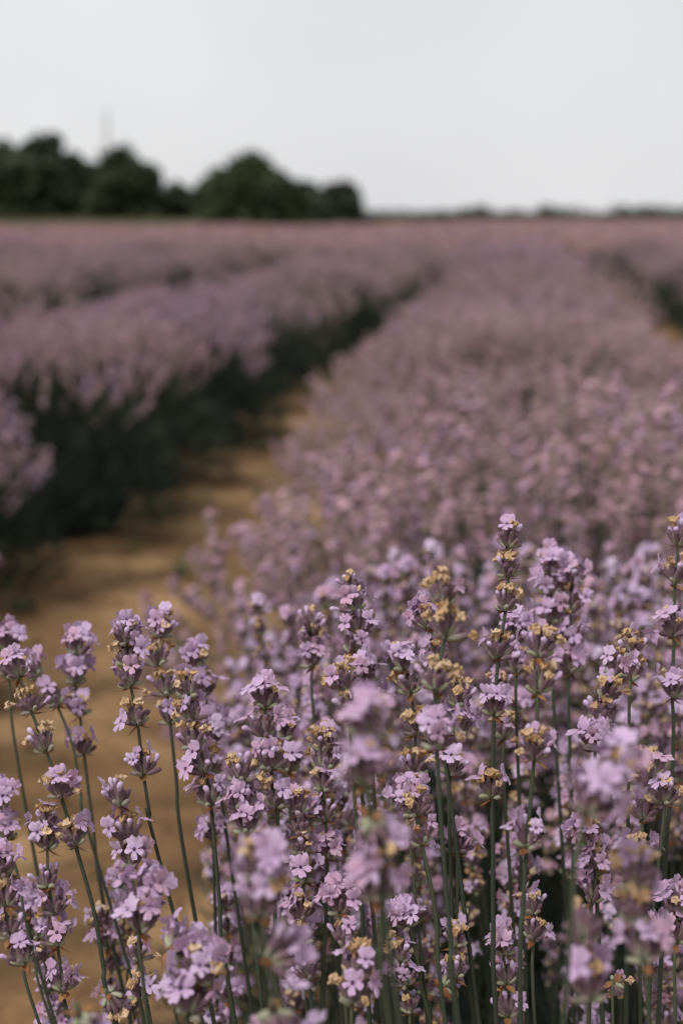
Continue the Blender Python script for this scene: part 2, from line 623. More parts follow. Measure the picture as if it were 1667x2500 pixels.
def whorl_pieces(r, style, top=False, size=1.0, full=1.0):
    """-> list of (kind, matrix, tint) in the frame of the stem (z up the stem)"""
    po, pw, pb = STYLES[style]
    size = size * 1.18
    res = []
    tiers = [(6, 8, 22, 1.0, 1.2), (7, 24, 46, 1.2, 0.3), (4, 50, 78, 1.2, -.4)]
    if top:
        tiers = [(3, 0, 14, .3, 2.2)] + tiers
    spin = r.uniform(0, math.tau)
    for ti, (n_, t0, t1, rad, z0) in enumerate(tiers):
        tier = ti - (1 if top else 0)
        cnt = max(2, int(round(n_ * full + r.uniform(-1, 1))))
        for i in range(cnt):
            th = spin + math.tau * (i + r.uniform(-.28, .28)) / cnt
            th += 0.30 * math.sin(2 * (th - spin))          # the two cymes crowd to two sides
            tilt = R(r.uniform(t0, t1))
            young = tier == 2 and r.random() < .75
            sc = size * r.uniform(.9, 1.1)
            rot = Matrix.Rotation(th, 4, 'Z') @ Matrix.Rotation(tilt, 4, 'Y')
            base = Matrix.Translation(Vector((math.cos(th) * rad, math.sin(th) * rad, z0 + r.uniform(-.3, .4))) * MM * size)
            M = base @ rot @ Matrix.Diagonal((sc, sc, sc, 1))
            if young:
                res.append(('green_bud', M @ Matrix.Rotation(r.uniform(0, 6), 4, 'Z'), r.uniform(.02, .25)))
                continue
            res.append(('calyx', M @ Matrix.Rotation(r.uniform(0, 6), 4, 'Z'), r.uniform(.38, .62)))
            tipM = M @ Matrix.Translation((0, 0, 5.6 * MM))
            u = r.random()
            po_, pw_ = (po * .75, pw * 1.5) if tier <= 0 else (po * 1.25, pw * .6)
            if top and tier < 0:
                po_, pw_ = po * 1.3, pw
            if u < po_:
                # the limb turns outwards and upright again whatever the tilt of the calyx
                back = Matrix.Rotation(-tilt * r.uniform(.1, .9) + r.uniform(-.25, .25), 4, 'Y')
                res.append(('open_flower', tipM @ back @ Matrix.Rotation(r.uniform(-.95, .95), 4, 'Z'), r.uniform(.2, .9)))
            elif u < po_ + pw_:
                res.append(('withered_flower', tipM @ Matrix.Rotation(r.uniform(0, 6), 4, 'Z') @ Matrix.Rotation(r.uniform(-.35, .35), 4, 'X'), r.uniform(.25, .95)))
            elif u < po_ + pw_ + pb:
                res.append(('flower_bud', tipM @ Matrix.Rotation(r.uniform(0, 6), 4, 'Z'), r.uniform(.6, 1.0)))
    for i in range(2 + (r.random() < .4)):
        th = spin + math.pi * i + r.uniform(-.5, .5)
        M = Matrix.Rotation(th, 4, 'Z') @ Matrix.Translation(Vector((.7, 0, -1.0)) * MM) @ Matrix.Rotation(R(r.uniform(-12, 45)), 4, 'Y')
        res.append(('bract', M, r.uniform(.2, .9)))
    return res


def bake_whorl(r, style, lib, top=False, size=1.0, full=1.0, node=True):
    gs = [NODE_GEO[0]] if node else []
    for kind, M, tint in whorl_pieces(r, style, top, size, full):
        gs.append(r.choice(lib[kind]).moved(M, tint))
    return merge(gs)


def catmull(pts, per=6):
    out_ = []
    n_ = len(pts)
    for i in range(n_ - 1):
        p0, p1, p2, p3 = pts[max(i - 1, 0)], pts[i], pts[i + 1], pts[min(i + 2, n_ - 1)]
        for k in range(per):
            t = k / per
            out_.append(0.5 * ((2 * p1) + (p2 - p0) * t + (2 * p0 - 5 * p1 + 4 * p2 - p3) * t * t + (3 * p1 - p0 - 3 * p2 + p3) * t ** 3))
    out_.append(pts[-1].copy())
    return out_


def frame_at(pos, up, spin):
    q = Vector((0, 0, 1)).rotation_difference(up)
    return Matrix.Translation(pos) @ q.to_matrix().to_4x4() @ Matrix.Rotation(spin, 4, 'Z')


# ------------------------------------------------------------------ the field: ground
ROW_GAP = 2.03
ROW0 = 0.06                       # lateral place of the row the camera looks along


def soil_height(x, y):
    k = (x - ROW0) / ROW_GAP
    w = math.cos(2 * math.pi * k)
    near = 1.0 / (1.0 + max(0.0, y) * 0.02)
    z = 0.025 * w
    z += near * 1.7 * (0.012 * math.sin(5.1 * y + 2 * math.sin(3.3 * x)) + 0.010 * math.sin(9.7 * x + 1.7 * y) * math.sin(7.3 * y - x)
                 + 0.006 * math.sin(23 * x + 5 * y) * math.sin(19 * y))
    return z


def soft_axis(lo, hi, fine_lo, fine_hi, step, grow):
    a = list(np.arange(fine_lo, fine_hi + 1e-6, step))
    s = step
    while a[-1] < hi:
        s *= grow
        a.append(a[-1] + s)
    s = step
    b = [fine_lo]
    while b[-1] > lo:
        s *= grow
        b.append(b[-1] - s)
    return b[:0:-1] + a


gx = soft_axis(-1500, 1500, -2.2, 2.2, 0.04, 1.10)
gy = soft_axis(-60, 3500, 0.5, 9.0, 0.05, 1.07)
gv, gt = [], []
for y in gy:
    for x in gx:
        dd = math.hypot(x, y)
        gv.append((x, y, soil_height(x, y) if dd < 200 else 0.0))
ground = put('ground', to_mesh('ground', Geo(gv, grid_faces(len(gy), len(gx), False)), [m_soil]))
tag(ground, 'sandy tan soil with darker patches between the lavender rows', 'soil', kind='structure')

# crumbs of soil and small stones on the near path
ICO_T = (1 + 5 ** .5) / 2
ICO_V = np.array([(-1, ICO_T, 0), (1, ICO_T, 0), (-1, -ICO_T, 0), (1, -ICO_T, 0), (0, -1, ICO_T), (0, 1, ICO_T), (0, -1, -ICO_T),
                  (0, 1, -ICO_T), (ICO_T, 0, -1), (ICO_T, 0, 1), (-ICO_T, 0, -1), (-ICO_T, 0, 1)]) / math.hypot(1, ICO_T)
ICO_F = [(0, 11, 5), (0, 5, 1), (0, 1, 7), (0, 7, 10), (0, 10, 11), (1, 5, 9), (5, 11, 4), (11, 10, 2), (10, 7, 6), (7, 1, 8),
         (3, 9, 4), (3, 4, 2), (3, 2, 6), (3, 6, 8), (3, 8, 9), (4, 9, 5), (2, 4, 11), (6, 2, 10), (8, 6, 7), (9, 8, 1)]
cl = []
for i in range(1500):
    x, y = rng.uniform(-1.5, -0.2), 1.2 + 8 * rng.random() ** 1.4
    s = rng.uniform(.003, .009) * (1.7 if rng.random() < .12 else 1)
    jit = ICO_V * (1 + nrg.uniform(-.28, .28, (12, 1))) * np.array([s * rng.uniform(.8, 1.5), s * rng.uniform(.8, 1.5), s * .7])
    cl.append(Geo(jit + np.array([x, y, soil_height(x, y) + s * .35]), ICO_F))
clods = put('soil_crumbs', to_mesh('soil_crumbs', merge(cl), [m_soil], smooth=False))
tag(clods, 'crumbled clods of tan soil strewn over the path', 'soil', kind='stuff')

# dry stalk bits and fallen petals on the path, small weeds at its edges
lr = random.Random(61)
sticks = []
for i in range(900):
    x, y = lr.uniform(-1.4, -.25), 1.2 + 8 * lr.random() ** 1.3
    a = lr.uniform(0, math.pi)
    L = lr.uniform(.008, .045)
    z = soil_height(x, y) + .003
    e = Vector((math.cos(a), math.sin(a), lr.uniform(-.1, .15))) * L
    sticks.append(tube([Vector((x, y, z)), Vector((x, y, z)) + e], [.0016, .0010], 4, mat=0 if lr.random() < .6 else 1))
litter = put('path_litter', to_mesh('path_litter', merge(sticks), [m_grass, m_bract]))
tag(litter, 'bits of dry stalk strewn over the sandy path', 'litter', kind='stuff')
wv, wf, wt = [], [], []
for i in range(46):
    y = 2.0 + 9 * lr.random()
    x = lr.choice((-1.28, -.72)) + lr.gauss(0, .10)
    for k in range(22):
        a, L = lr.uniform(0, math.tau), lr.uniform(.03, .10)
        b0 = Vector((x + lr.gauss(0, .02), y + lr.gauss(0, .02), soil_height(x, y)))
        tipv = b0 + Vector((math.cos(a) * L * .7, math.sin(a) * L * .7, L * lr.uniform(.4, 1)))
        sd = Vector((-math.sin(a), math.cos(a), 0)) * .004
        j = len(wv)
        wv += [tuple(b0), tuple((b0 + tipv) / 2 + sd + Vector((0, 0, .01))), tuple((b0 + tipv) / 2 - sd + Vector((0, 0, .01))), tuple(tipv)]
        wf += [(j, j + 1, j + 2), (j + 1, j + 3, j + 2)]
        wt += [lr.uniform(.3, 1)] * 4
weeds = put('weeds', to_mesh('weeds', Geo(wv, wf, 0, None, np.array(wt)), [m_tree]))
tag(weeds, 'small green weeds along the edges of the sandy path', 'weeds', kind='stuff')

# ------------------------------------------------------------------ trees behind the field


def leaf_cloud(r, centres, count, size):
    """leaf sized quads spread through ellipsoid lobes, denser near their skins"""
    v, f, t = [], [], []
    w = [c[3] * c[3] for c in centres]
    for c in r.choices(centres, weights=w, k=count):
        d = Vector((r.gauss(0, 1), r.gauss(0, 1), r.gauss(0, 1))).normalized()
        q = (0.55 + 0.5 * r.random() ** .6) * c[3]
        if r.random() < .22:
            q *= r.uniform(1.05, 1.32)
        pos = Vector((c[0] + d.x * q, c[1] + d.y * q, c[2] + d.z * q * c[4]))
        a = Vector((r.gauss(0, 1), r.gauss(0, 1), r.gauss(0, .6))).normalized()
        b = a.cross(Vector((r.gauss(0, 1), r.gauss(0, 1), r.gauss(0, 1)))).normalized()
        s = size * r.uniform(.6, 1.3)
        k = len(v)
        v += [tuple(pos - a * s), tuple(pos - b * s * .55), tuple(pos + a * s), tuple(pos + b * s * .55)]
        f += [(k, k + 1, k + 2), (k, k + 2, k + 3)]
        t += [min(1, max(0, r.gauss(.45, .2)))] * 4
    return Geo(v, f, 0, None, np.array(t))


def tree(name, label, px, d, top_px, half_px, lobes, seed, group, low=0.12):
    """px: photo column, d: metres away, top_px: photo row of the crown's top, half_px: half width in the photo"""
    r = random.Random(seed)
    base = at(px, 530, d)
    H = (536 - top_px) / FPX * d + CAM_H
    lobes = int(lobes * 1.7)
    W = half_px * 1.25 / FPX * d
    root = put(name, None)
    root.location = (base.x, base.y, 0)
    tag(root, label, 'tree', group)
    cs = []
    for i in range(lobes):
        a = math.tau * i / lobes + r.uniform(-.4, .4)
        z = H * r.uniform(low + .14, .74)
        rad = W * r.uniform(.24, .50)
        q = (W - rad) * r.uniform(.55, 1.0)
        cs.append((math.cos(a) * q, math.sin(a) * q, min(z, H - rad * .8), rad, r.uniform(.75, 1.0)))
    rt = min(W * .5, H * .3)
    cs.append((r.uniform(-.1, .1) * W, 0, H - rt, rt, 1.0))
    cs.append((0, 0, H * .5, W * .6, .9))
    for i in range(4):
        a = math.tau * i / 4 + r.uniform(0, 1)
        cs.append((math.cos(a) * W * .62, math.sin(a) * W * .4, H * .20, W * .5, .6 * min(1, H / (2 * W))))
    # trunk with limbs into the lobes
    tr = 0.02 * H + .05
    gs = [tube([Vector((0, 0, -.1)), Vector((.05 * W, 0, H * .2)), Vector((-.04 * W, .03 * W, H * .45)), Vector((0, 0, H * .8))],
               [tr * 1.3, tr, tr * .7, tr * .2], 8, mat=0)]
    for c in cs[:lobes]:
        p0 = Vector((0, 0, H * r.uniform(.15, .35)))
        p2 = Vector(c[:3])
        gs.append(tube([p0, (p0 + p2) / 2 + Vector((0, 0, .06 * H)), p2], [tr * .5, tr * .35, tr * .1], 5, mat=0))
    put('trunk', to_mesh('trunk', merge(gs), [m_bark]), root)
    put('crown', to_mesh('crown', leaf_cloud(r, cs, int(4200 + 260 * lobes), 0.06 * (H + W) * .5 + .12), [m_tree], smooth=False), root)
    return root


TG = 'trees at the far edge of the field'
tree('tree', 'broad dark tree filling the left edge of the skyline', -30, 92, 352, 120, 8, 1, TG)
tree('tree', 'dark tree with a rounded top just left of the small pointed treetop', 95, 96, 348, 75, 7, 2, TG)
tree('tree', 'small slender pointed treetop between two rounded dark trees', 133, 104, 338, 34, 5, 3, TG)
tree('tree', 'dark tree with a sloping shoulder between the pointed treetop and the mast', 175, 95, 385, 75, 7, 4, TG)
tree('tree', 'tall blocky dark tree standing in front of the thin mast', 300, 93, 372, 78, 9, 5, TG)
tree('tree', 'low dark shrubby tree in the dip between the two tallest trees', 425, 97, 455, 62, 6, 6, TG)
tree('tree', 'broad dome shaped tree, the tallest on its own in the middle of the treeline', 615, 94, 384, 100, 10, 7, TG)
tree('tree', 'low tree on the left flank of the broad dome shaped tree', 535, 96, 425, 58, 6, 8, TG)
tree('tree', 'low rounded tree right of the broad dome shaped tree', 735, 95, 450, 70, 7, 9, TG)
tree('tree', 'last low rounded tree at the right end of the dark treeline', 825, 94, 455, 62, 7, 10, TG)

# far low wood on the horizon, right half
r = random.Random(77)
cs = []
for i in range(260):
    px = r.uniform(560, 1760)
    d = r.uniform(430, 520)
    b = at(px, 530, d)
    h = r.choice((1.6, 2.0, 2.6, 3.2)) * (1.25 if (1110 < px < 1200 or 1330 < px < 1420 or px > 1500) else .9)
    cs.append((b.x, b.y, h * .45, h, .75))
wood = put('far_treeline', to_mesh('far_treeline', leaf_cloud(r, cs, 18000, 0.6), [m_tree], smooth=False))
tag(wood, 'low hazy green wood along the horizon on the right', 'wood', kind='stuff')

# thin lattice mast behind the trees
d = 260.0
b = at(268, 530, d)
mh = (530 - 272) / FPX * d + CAM_H
mast = put('lattice_mast', None)
mast.location = (b.x, b.y, 0)
tag(mast, 'thin faint lattice mast rising behind the tall blocky tree', 'mast')


def mast_pt(k, s):
    a = math.tau * k / 3
    q = .62 * (1 - .7 * s)
    return Vector((math.cos(a) * q, math.sin(a) * q, mh * s))


for k in range(3):
    put('leg', to_mesh('leg', tube([mast_pt(k, s / 6) for s in range(7)], [.075] * 7, 6, mat=0), [m_steel]), mast)
gs = []
for s in range(16):
    for k in range(3):
        gs.append(tube([mast_pt(k, s / 16), mast_pt((k + 1) % 3, (s + 1) / 16)], [.03, .03], 4, mat=0))
        gs.append(tube([mast_pt(k, s / 16), mast_pt((k + 1) % 3, s / 16)], [.03, .03], 4, mat=0))
put('bracing', to_mesh('bracing', merge(gs), [m_steel]), mast)
put('antenna', to_mesh('antenna', tube([Vector((0, 0, mh * .98)), Vector((0, 0, mh * 1.04))], [.05, .03], 6, mat=0), [m_steel]), mast)

# strip of dry grass in front of the trees
r = random.Random(31)
v, f, t = [], [], []
for i in range(9000):
    px = r.uniform(-60, 860)
    b = at(px, 530, r.uniform(80, 90))
    h = r.uniform(.35, .95) * (1.15 if px < 480 else .8)
    a = r.uniform(0, math.pi)
    w = .05
    k = len(v)
    lx, ly = r.gauss(0, .15), r.gauss(0, .15)
    v += [(b.x - math.cos(a) * w, b.y - math.sin(a) * w, 0), (b.x + math.cos(a) * w, b.y + math.sin(a) * w, 0), (b.x + lx, b.y + ly, h)]
    f.append((k, k + 1, k + 2))
    t += [r.uniform(0, 1)] * 3
grass = put('grass', to_mesh('grass', Geo(v, f, 0, None, np.array(t)), [m_grass], smooth=False))
tag(grass, 'pale dry grass verge between the field and the trees', 'grass', kind='stuff')


# ------------------------------------------------------------------ lavender bushes
def small_flower(r, arms=5):
    """far off corolla: five bent triangles round a throat"""
    v, f, g = [(0, 0, 0)], [], [.2]
    for j in range(arms):
        a0, a1, a2 = [math.tau * (j + k) / arms for k in (.02, .5, .98)]
        k = len(v)
        L = r.uniform(3.6, 4.8)
        v += [(math.cos(a0) * 2.2, math.sin(a0) * 2.2, .4), (math.cos(a1) * L, math.sin(a1) * L, r.uniform(-.6, .9)), (math.cos(a2) * 2.2, math.sin(a2) * 2.2, .4)]
        g += [.6, 1, .6]
        f += [(0, k, k + 1), (0, k + 1, k + 2)]
    Mx = Matrix.Translation((0, 0, 3 * MM)) @ Matrix.Rotation(R(65), 4, 'Y') @ Matrix.Diagonal((MM, MM, MM, 1))
    return Geo(v, f, PETAL, g, .04).moved(Mx)


def small_blob(mat, length, rad, tint):
    v = [(0, 0, 0)] + [(math.cos(math.tau * j / 4) * rad, math.sin(math.tau * j / 4) * rad, length * .6) for j in range(4)] + [(0, 0, length)]
    f = [(0, 1 + (j + 1) % 4, 1 + j) for j in range(4)] + [(5, 1 + j, 1 + (j + 1) % 4) for j in range(4)]
    return Geo(np.array(v) * MM, f, mat, [0, .6, .6, .6, .6, 1], tint)


br = random.Random(8)
FAR_LIB = {'calyx': [small_blob(CALYX, 6.3, 1.2, .40)], 'green_bud': [small_blob(CALYX, 5, 1.0, .15)],
           'open_flower': [small_flower(br) for _ in range(4)], 'flower_bud': [small_blob(PETAL, 3.5, 1.3, .1)],
           'withered_flower': [small_blob(WITHER, 3.8, 1.6, .75), small_blob(WITHER, 4.4, 1.4, .5)], 'bract': [small_blob(BRACT, 4, .7, .5)]}


def bake_spike(r, lib, full, size=1.0):
    """head of a stalk, tip upwards, foot of the lowest whorl at the origin; returns geometry"""
    gs = []
    n_ = r.choice((4, 5, 5, 6))
    z, zs = 0.0, []
    for i in range(n_):
        zs.append(z)
        z += r.uniform(.012, .020) if i else r.uniform(.016, .034)
    main = r.choice('DDDMMMWFFF')
    for i, z in enumerate(zs):
        g = bake_whorl(r, r.choice((main, main, 'M', 'D')), lib, i == n_ - 1, size, full, False)
        gs.append(g.moved(Matrix.Translation((r.uniform(-.002, .002), r.uniform(-.002, .002), z)) @ Matrix.Rotation(r.uniform(0, 6), 4, 'Z')))
    gs.append(tube([Vector((0, 0, 0)), Vector((0, 0, zs[-1]))], [.0009, .0007], 3, grads=[.9, 1], cap=False))
    return merge(gs)


SPIKE_NEAR = [bake_spike(br, FAR_LIB, .95, 1.1) for _ in range(9)]
SPIKE_HALF = [bake_spike(br, FAR_LIB, .62, 1.30) for _ in range(8)]
SPIKE_FAR = [bake_spike(br, FAR_LIB, .40, 1.45) for _ in range(6)]
print('spike tris', len(SPIKE_NEAR[0].f), len(SPIKE_FAR[0].f))


def bush_stalks(r, count, spikes, RX, RY, top, drop, sink=.08):
    gs = []
    for i in range(count):
        q = math.sqrt(r.random()) * 1.02
        a = r.uniform(0, math.tau)
        ex, ey = math.cos(a) * q, math.sin(a) * q
        depth = 1 - min(.30, r.expovariate(1 / sink))
        tip = Vector((ex * RX, ey * RY, (top - drop * q ** 2.6) * depth + r.gauss(0, .02)))
        if r.random() < .06:
            tip.z += r.uniform(.02, .06)
        foot = Vector((ex * RX * .42, ey * RY * .42, .10))
        bend = (foot + tip) / 2 + Vector((-ex * .03, -ey * .03, .05))
        d0 = ((tip - bend).normalized() + Vector((r.gauss(0, .45), r.gauss(0, .45), .9))).normalized()
        sp = r.choice(spikes)
        k = r.uniform(.8, 1.15)
        hl = sp.v[:, 2].max() * k * .85
        head = tip - d0 * hl * .85
        gs.append(sp.moved(frame_at(head, d0, r.uniform(0, 6)) @ Matrix.Diagonal((k, k, k * .85, 1)), r.gauss(.50, .17)))
        gs.append(tube([foot, bend, head], [.0014, .0012, .0010], 3, grads=[0, .5, .9], cap=False))
    return merge(gs)


def bush_leaves(r, count, RX, RY, top):
    v, f, t = [], [], []
    # woody inner mass
    rows, cols = 7, 14
    for i in range(rows):
        e = math.pi / 2 * i / (rows - 1)
        for j in range(cols):
            a = math.tau * j / cols
            q = .74 * (1 + r.uniform(-.16, .16))
            if i < 2:
                q *= .86 + .07 * i
            v.append((math.cos(a) * math.cos(e) * RX * q, math.sin(a) * math.cos(e) * RY * q, -.02 + math.sin(e) * top * q))
            t.append(r.uniform(0, .2))
    f += grid_faces(rows, cols)
    for i in range(count):
        a = r.uniform(0, math.tau)
        e = math.asin(r.random() ** .8)
        q = r.uniform(.72, 1.0)
        d = Vector((math.cos(a) * math.cos(e), math.sin(a) * math.cos(e), math.sin(e)))
        pos = Vector((d.x * RX * q, d.y * RY * q, max(.005, d.z * top * q)))
        g_ = (d + Vector((r.gauss(0, .5), r.gauss(0, .5), r.uniform(.1, 1.1)))).normalized()
        side = g_.cross(Vector((r.gauss(0, 1), r.gauss(0, 1), r.gauss(0, 1)))).normalized()
        L, w = r.uniform(.04, .10), r.uniform(.0022, .0042)
        nn = g_.cross(side) * L * .12
        k = len(v)
        v += [tuple(pos), tuple(pos + g_ * L * .5 - side * w + nn), tuple(pos + g_ * L * .5 + side * w + nn), tuple(pos + g_ * L)]
        f += [(k, k + 1, k + 2), (k + 1, k + 3, k + 2)]
        t += [r.uniform(.1, 1)] * 4
    return Geo(v, f, LEAF, None, np.array(t))


PITCH_Y = 0.98
front_heads = [to_mesh('flower_stalks', bush_stalks(br, 420, SPIKE_NEAR, .50, .48, .745, .22, .07))]
near_heads = [to_mesh('flower_stalks', bush_stalks(br, 520, SPIKE_HALF, .62, .60, .71, .30, .16)) for _ in range(2)]
mid_heads = [to_mesh('flower_stalks', bush_stalks(br, 520, SPIKE_HALF, .80, .62, .70, .28, .12))]
side_heads = [to_mesh('flower_stalks', bush_stalks(br, 380, SPIKE_HALF, .57, .45, .74, .18, .09)) for _ in range(2)]
far_heads = [to_mesh('flower_stalks', bush_stalks(br, 250, SPIKE_FAR, .72, .56, .71, .20, .10)) for _ in range(2)]
wide_heads = [to_mesh('flower_stalks', bush_stalks(br, 300, SPIKE_FAR, .86, .62, .69, .22, .09)) for _ in range(2)]
leaf_sets = [to_mesh('foliage', bush_leaves(br, 6500, .66, .48, .54)) for _ in range(3)]


def bush(x, y, label, group, heads_from, seed, scale=1.0, leafy=1.0):
    r = random.Random(seed)
    b = put('lavender_bush', None)
    b.location = (x, y, soil_height(x, y) - .01)
    b.rotation_euler = (0, 0, r.choice((0, math.pi)) + r.uniform(-.35, .35))
    s = scale * r.uniform(.86, 1.10)
    b.scale = (s, s, s * r.uniform(.92, 1.06))
    tag(b, label, 'bush', group)
    put('foliage', r.choice(leaf_sets), b).scale = (leafy, leafy, leafy)
    if heads_from:
        o = put('flower_stalks', r.choice(heads_from), b)
        tag(o, kind='stuff')
    return b


def in_view(x, y, margin=140, z=.4):
    q = project((x, y, z))
    if not q:
        return False
    m = margin + .75 / q[2] * FPX
    return -m < q[0] < 1667 + m


ORD = ['nearest', 'second', 'third', 'fourth', 'fifth', 'sixth', 'seventh']
FIELD_NEAR = 26.0
seed = 100
for row in range(-7, 5):
    x0 = ROW0 + row * ROW_GAP + (.27 if row == -1 else 0)
    y = {0: 2.2, -1: 2.7, 1: 2.4}.get(row, 1.0 + (row * .37) % .7)
    idx = 0
    while y < FIELD_NEAR:
        seed += 1
        jx = random.Random(seed).uniform(-.08, .08) * (1 if y < 8 else 1.8)
        if in_view(x0 + jx, y):
            if row == 0:
                lab = (ORD[idx] + ' blurred bush counted from the front in the middle row behind the tallest stalk') if idx < 7 else \
                    'far blurred lavender bush in the middle row, close to the vanishing point'
                grp = 'bushes in the middle row'
            elif row == -1:
                if idx < 6:
                    lab = ORD[idx] + ' rounded bush with a dark base along the left side of the sandy path'
                else:
                    lab = 'far rounded bush with a dark base along the left side of the sandy path'
                grp = 'bushes along the left side of the path'
            elif row == 1:
                lab, grp = ('lavender bush of the row beyond the narrow path at the right edge', 'bushes of the row at the right edge')
            elif row < -1:
                lab, grp = ('soft blurred lavender bush in row %s left of the sandy path' % ['two', 'three', 'four', 'five', 'six', 'seven'][-row - 2],
                            'bushes of row %d left of the path' % -row)
            else:
                lab, grp = ('soft blurred lavender bush far off at the right of the field', 'bushes far off at the right')
            if row == -1 and y < 4.3:
                jx = .05 if y < 3.3 else jx - .12
            if row == 0 and y < 6:
                jx = jx * .3 + (.05 if y < 3.9 else -.04)
            bush(x0 + jx, y, lab, grp, (wide_heads if row == 0 else far_heads) if y > 8 else mid_heads if row == 0 and y > 3.9 else near_heads if row == 0 or (row == -1 and y < 4.3) else side_heads, seed,
                 1.0, .80 if row == 0 or (row == -1 and y < 3.3) else 1.0)
            idx += 1
        y += PITCH_Y * random.Random(seed + 999).uniform(.94, 1.06)

# the rest of the field out to the trees, one mass
fr = random.Random(55)
v, f, t, m = [], [], [], []
for row in range(-46, 30):
    x0 = ROW0 + row * ROW_GAP
    y = FIELD_NEAR
    while y < 400:
        far = y > 84
        if far and ROW0 + row * ROW_GAP < -.13 * y:
            break
        x0 = ROW0 + row * ROW_GAP + .13 * math.sin(.37 * y + 2.1 * row) + .09 * math.sin(1.1 * y + row)
        wide = .70 + .20 * min(1, (y - FIELD_NEAR) / 25) + .10 * math.sin(.8 * y + 3 * row)
        if in_view(x0, y, 60):
            # dark body of the row
            k = len(v)
            seg = 6.4 if far else 1.6
            for yy in (y, y + seg):
                for (ox, oz) in ((-.54, -.02), (-.50, .32), (0, .50), (.50, .32), (.54, -.02)):
                    v.append((x0 + ox, yy, oz))
                    t.append(.15)
            for j in range(4):
                f += [(k + j, k + j + 1, k + j + 6), (k + j, k + j + 6, k + j + 5)]
                m += [LEAF, LEAF]
            dens = 26 if far else int(250 * min(1, 26 / y) + 40)
            for i in range(dens):
                ox = fr.uniform(-1, 1)
                px_, py_ = x0 + ox * wide, y + fr.uniform(0, seg)
                pz = .66 + .05 * math.sin(4.1 * y + 1.7 * row) - .24 * abs(ox) ** 2.4 + fr.gauss(0, .035)
                s = fr.uniform(.014, .024) * (1 + .012 * (y - 17)) * (1.6 if far else 1.1)
                a = fr.uniform(0, math.tau)
                k = len(v)
                hh = s * 4.0
                v += [(px_ + math.cos(a) * s, py_ + math.sin(a) * s, pz - hh), (px_ + math.cos(a + 2.1) * s, py_ + math.sin(a + 2.1) * s, pz - hh),
                      (px_ + math.cos(a + 4.2) * s, py_ + math.sin(a + 4.2) * s, pz - hh), (px_, py_, pz)]
                f += [(k, k + 1, k + 3), (k + 1, k + 2, k + 3), (k + 2, k, k + 3)]
                u = fr.random()
                m += [PETAL if u < .36 else WITHER if u < .64 else CALYX] * 3
                t += [fr.uniform(.0, .3) if u < .64 else fr.uniform(.5, .65)] * 4
        y += 6.4 if far else 1.6
field = put('lavender_field', to_mesh('lavender_field', Geo(v, f, np.array(m), np.full(len(v), .6), np.array(t)), smooth=False))
tag(field, 'distant mauve lavender rows merging towards the trees', 'lavender field', kind='stuff')

# leafy bases under the stalks at the front
bush(.17, 1.36, 'lavender bush whose blurred flowers fill the view just behind the front stalks', None, front_heads, 701, .98)
bush(.50, 1.15, 'dark leafy base at lower right below the blurred front stalks', None, None, 702, .75)

# ------------------------------------------------------------------ single stalks
STALK_GROUP = 'lavender stalks at the front'


def stem_mesh(path_top_down, r0=.00075, r1=.00125):
    pts = list(reversed(path_top_down))
    n_ = len(pts)
    gr = [i / (n_ - 1) for i in range(n_)]
    total = [0.0]
    for a, b in zip(pts, pts[1:]):
        total.append(total[-1] + (b - a).length)
    L = total[-1]
    gr = [1 - min(1, (L - s) / .20) for s in total]
    rad = [r0 + (r1 - r0) * (1 - g) for g in gr]
    return tube(pts, rad, 12, .16, grads=gr, spin=random.Random(n_).uniform(0, 1))


def stalk(label, d, whorls, lower, styles, seed, size=1.0, group=STALK_GROUP, detailed=True, extra=None):
    """whorls and lower: photo pixels from the top down; d: metres from the lens or one distance per end"""
    r = random.Random(seed)
    px = list(whorls) + list(lower)
    d0, d1 = d if isinstance(d, tuple) else (d, d)
    y0, y1 = px[0][1], max(px[-1][1], px[0][1] + 400)
    pts = []
    for (x, y) in px:
        k = (y - y0) / (y1 - y0)
        pts.append(at(x, y, d0 + (d1 - d0) * k))
    # on down to the crown of the bush
    last = (pts[-1] - pts[-2]).normalized() if len(pts) > 1 else Vector((0, 0, -1))
    if len(pts) == 1:
        last = (Vector((r.uniform(-.05, .18), .06, -1))).normalized()
    if last.z > -.75:
        last = (last + Vector((0, 0, -1.2))).normalized()
    z_end = .30
    run = max(.05, (pts[-1].z - z_end) / max(.4, -last.z))
    pts.append(pts[-1] + last * run * .5 + Vector((.01, .02, 0)))
    foot = pts[-1] + (last + Vector((.15, .25, -.4))).normalized() * run * .5
    foot.z = z_end
    pts.append(foot)
    return build_stalk(label, pts, len(whorls), styles, r, size, group, detailed, extra)


def set_pieces(items, spin, size):
    """single flowers set by hand on a whorl: (kind, compass angle, tilt, turn back upright)"""
    res = []
    for kind, az, tilt, back in items:
        rot = Matrix.Rotation(R(az) - spin, 4, 'Z') @ Matrix.Rotation(R(tilt), 4, 'Y')
        size_ = size * 1.2
        M = rot @ Matrix.Translation((0, 0, 1.5 * MM)) @ Matrix.Diagonal((size_, size_, size_, 1))
        res.append(('calyx', M, .5))
        res.append((kind, M @ Matrix.Translation((0, 0, 5.6 * MM)) @ Matrix.Rotation(R(-back), 4, 'Y'), .7))
    return res


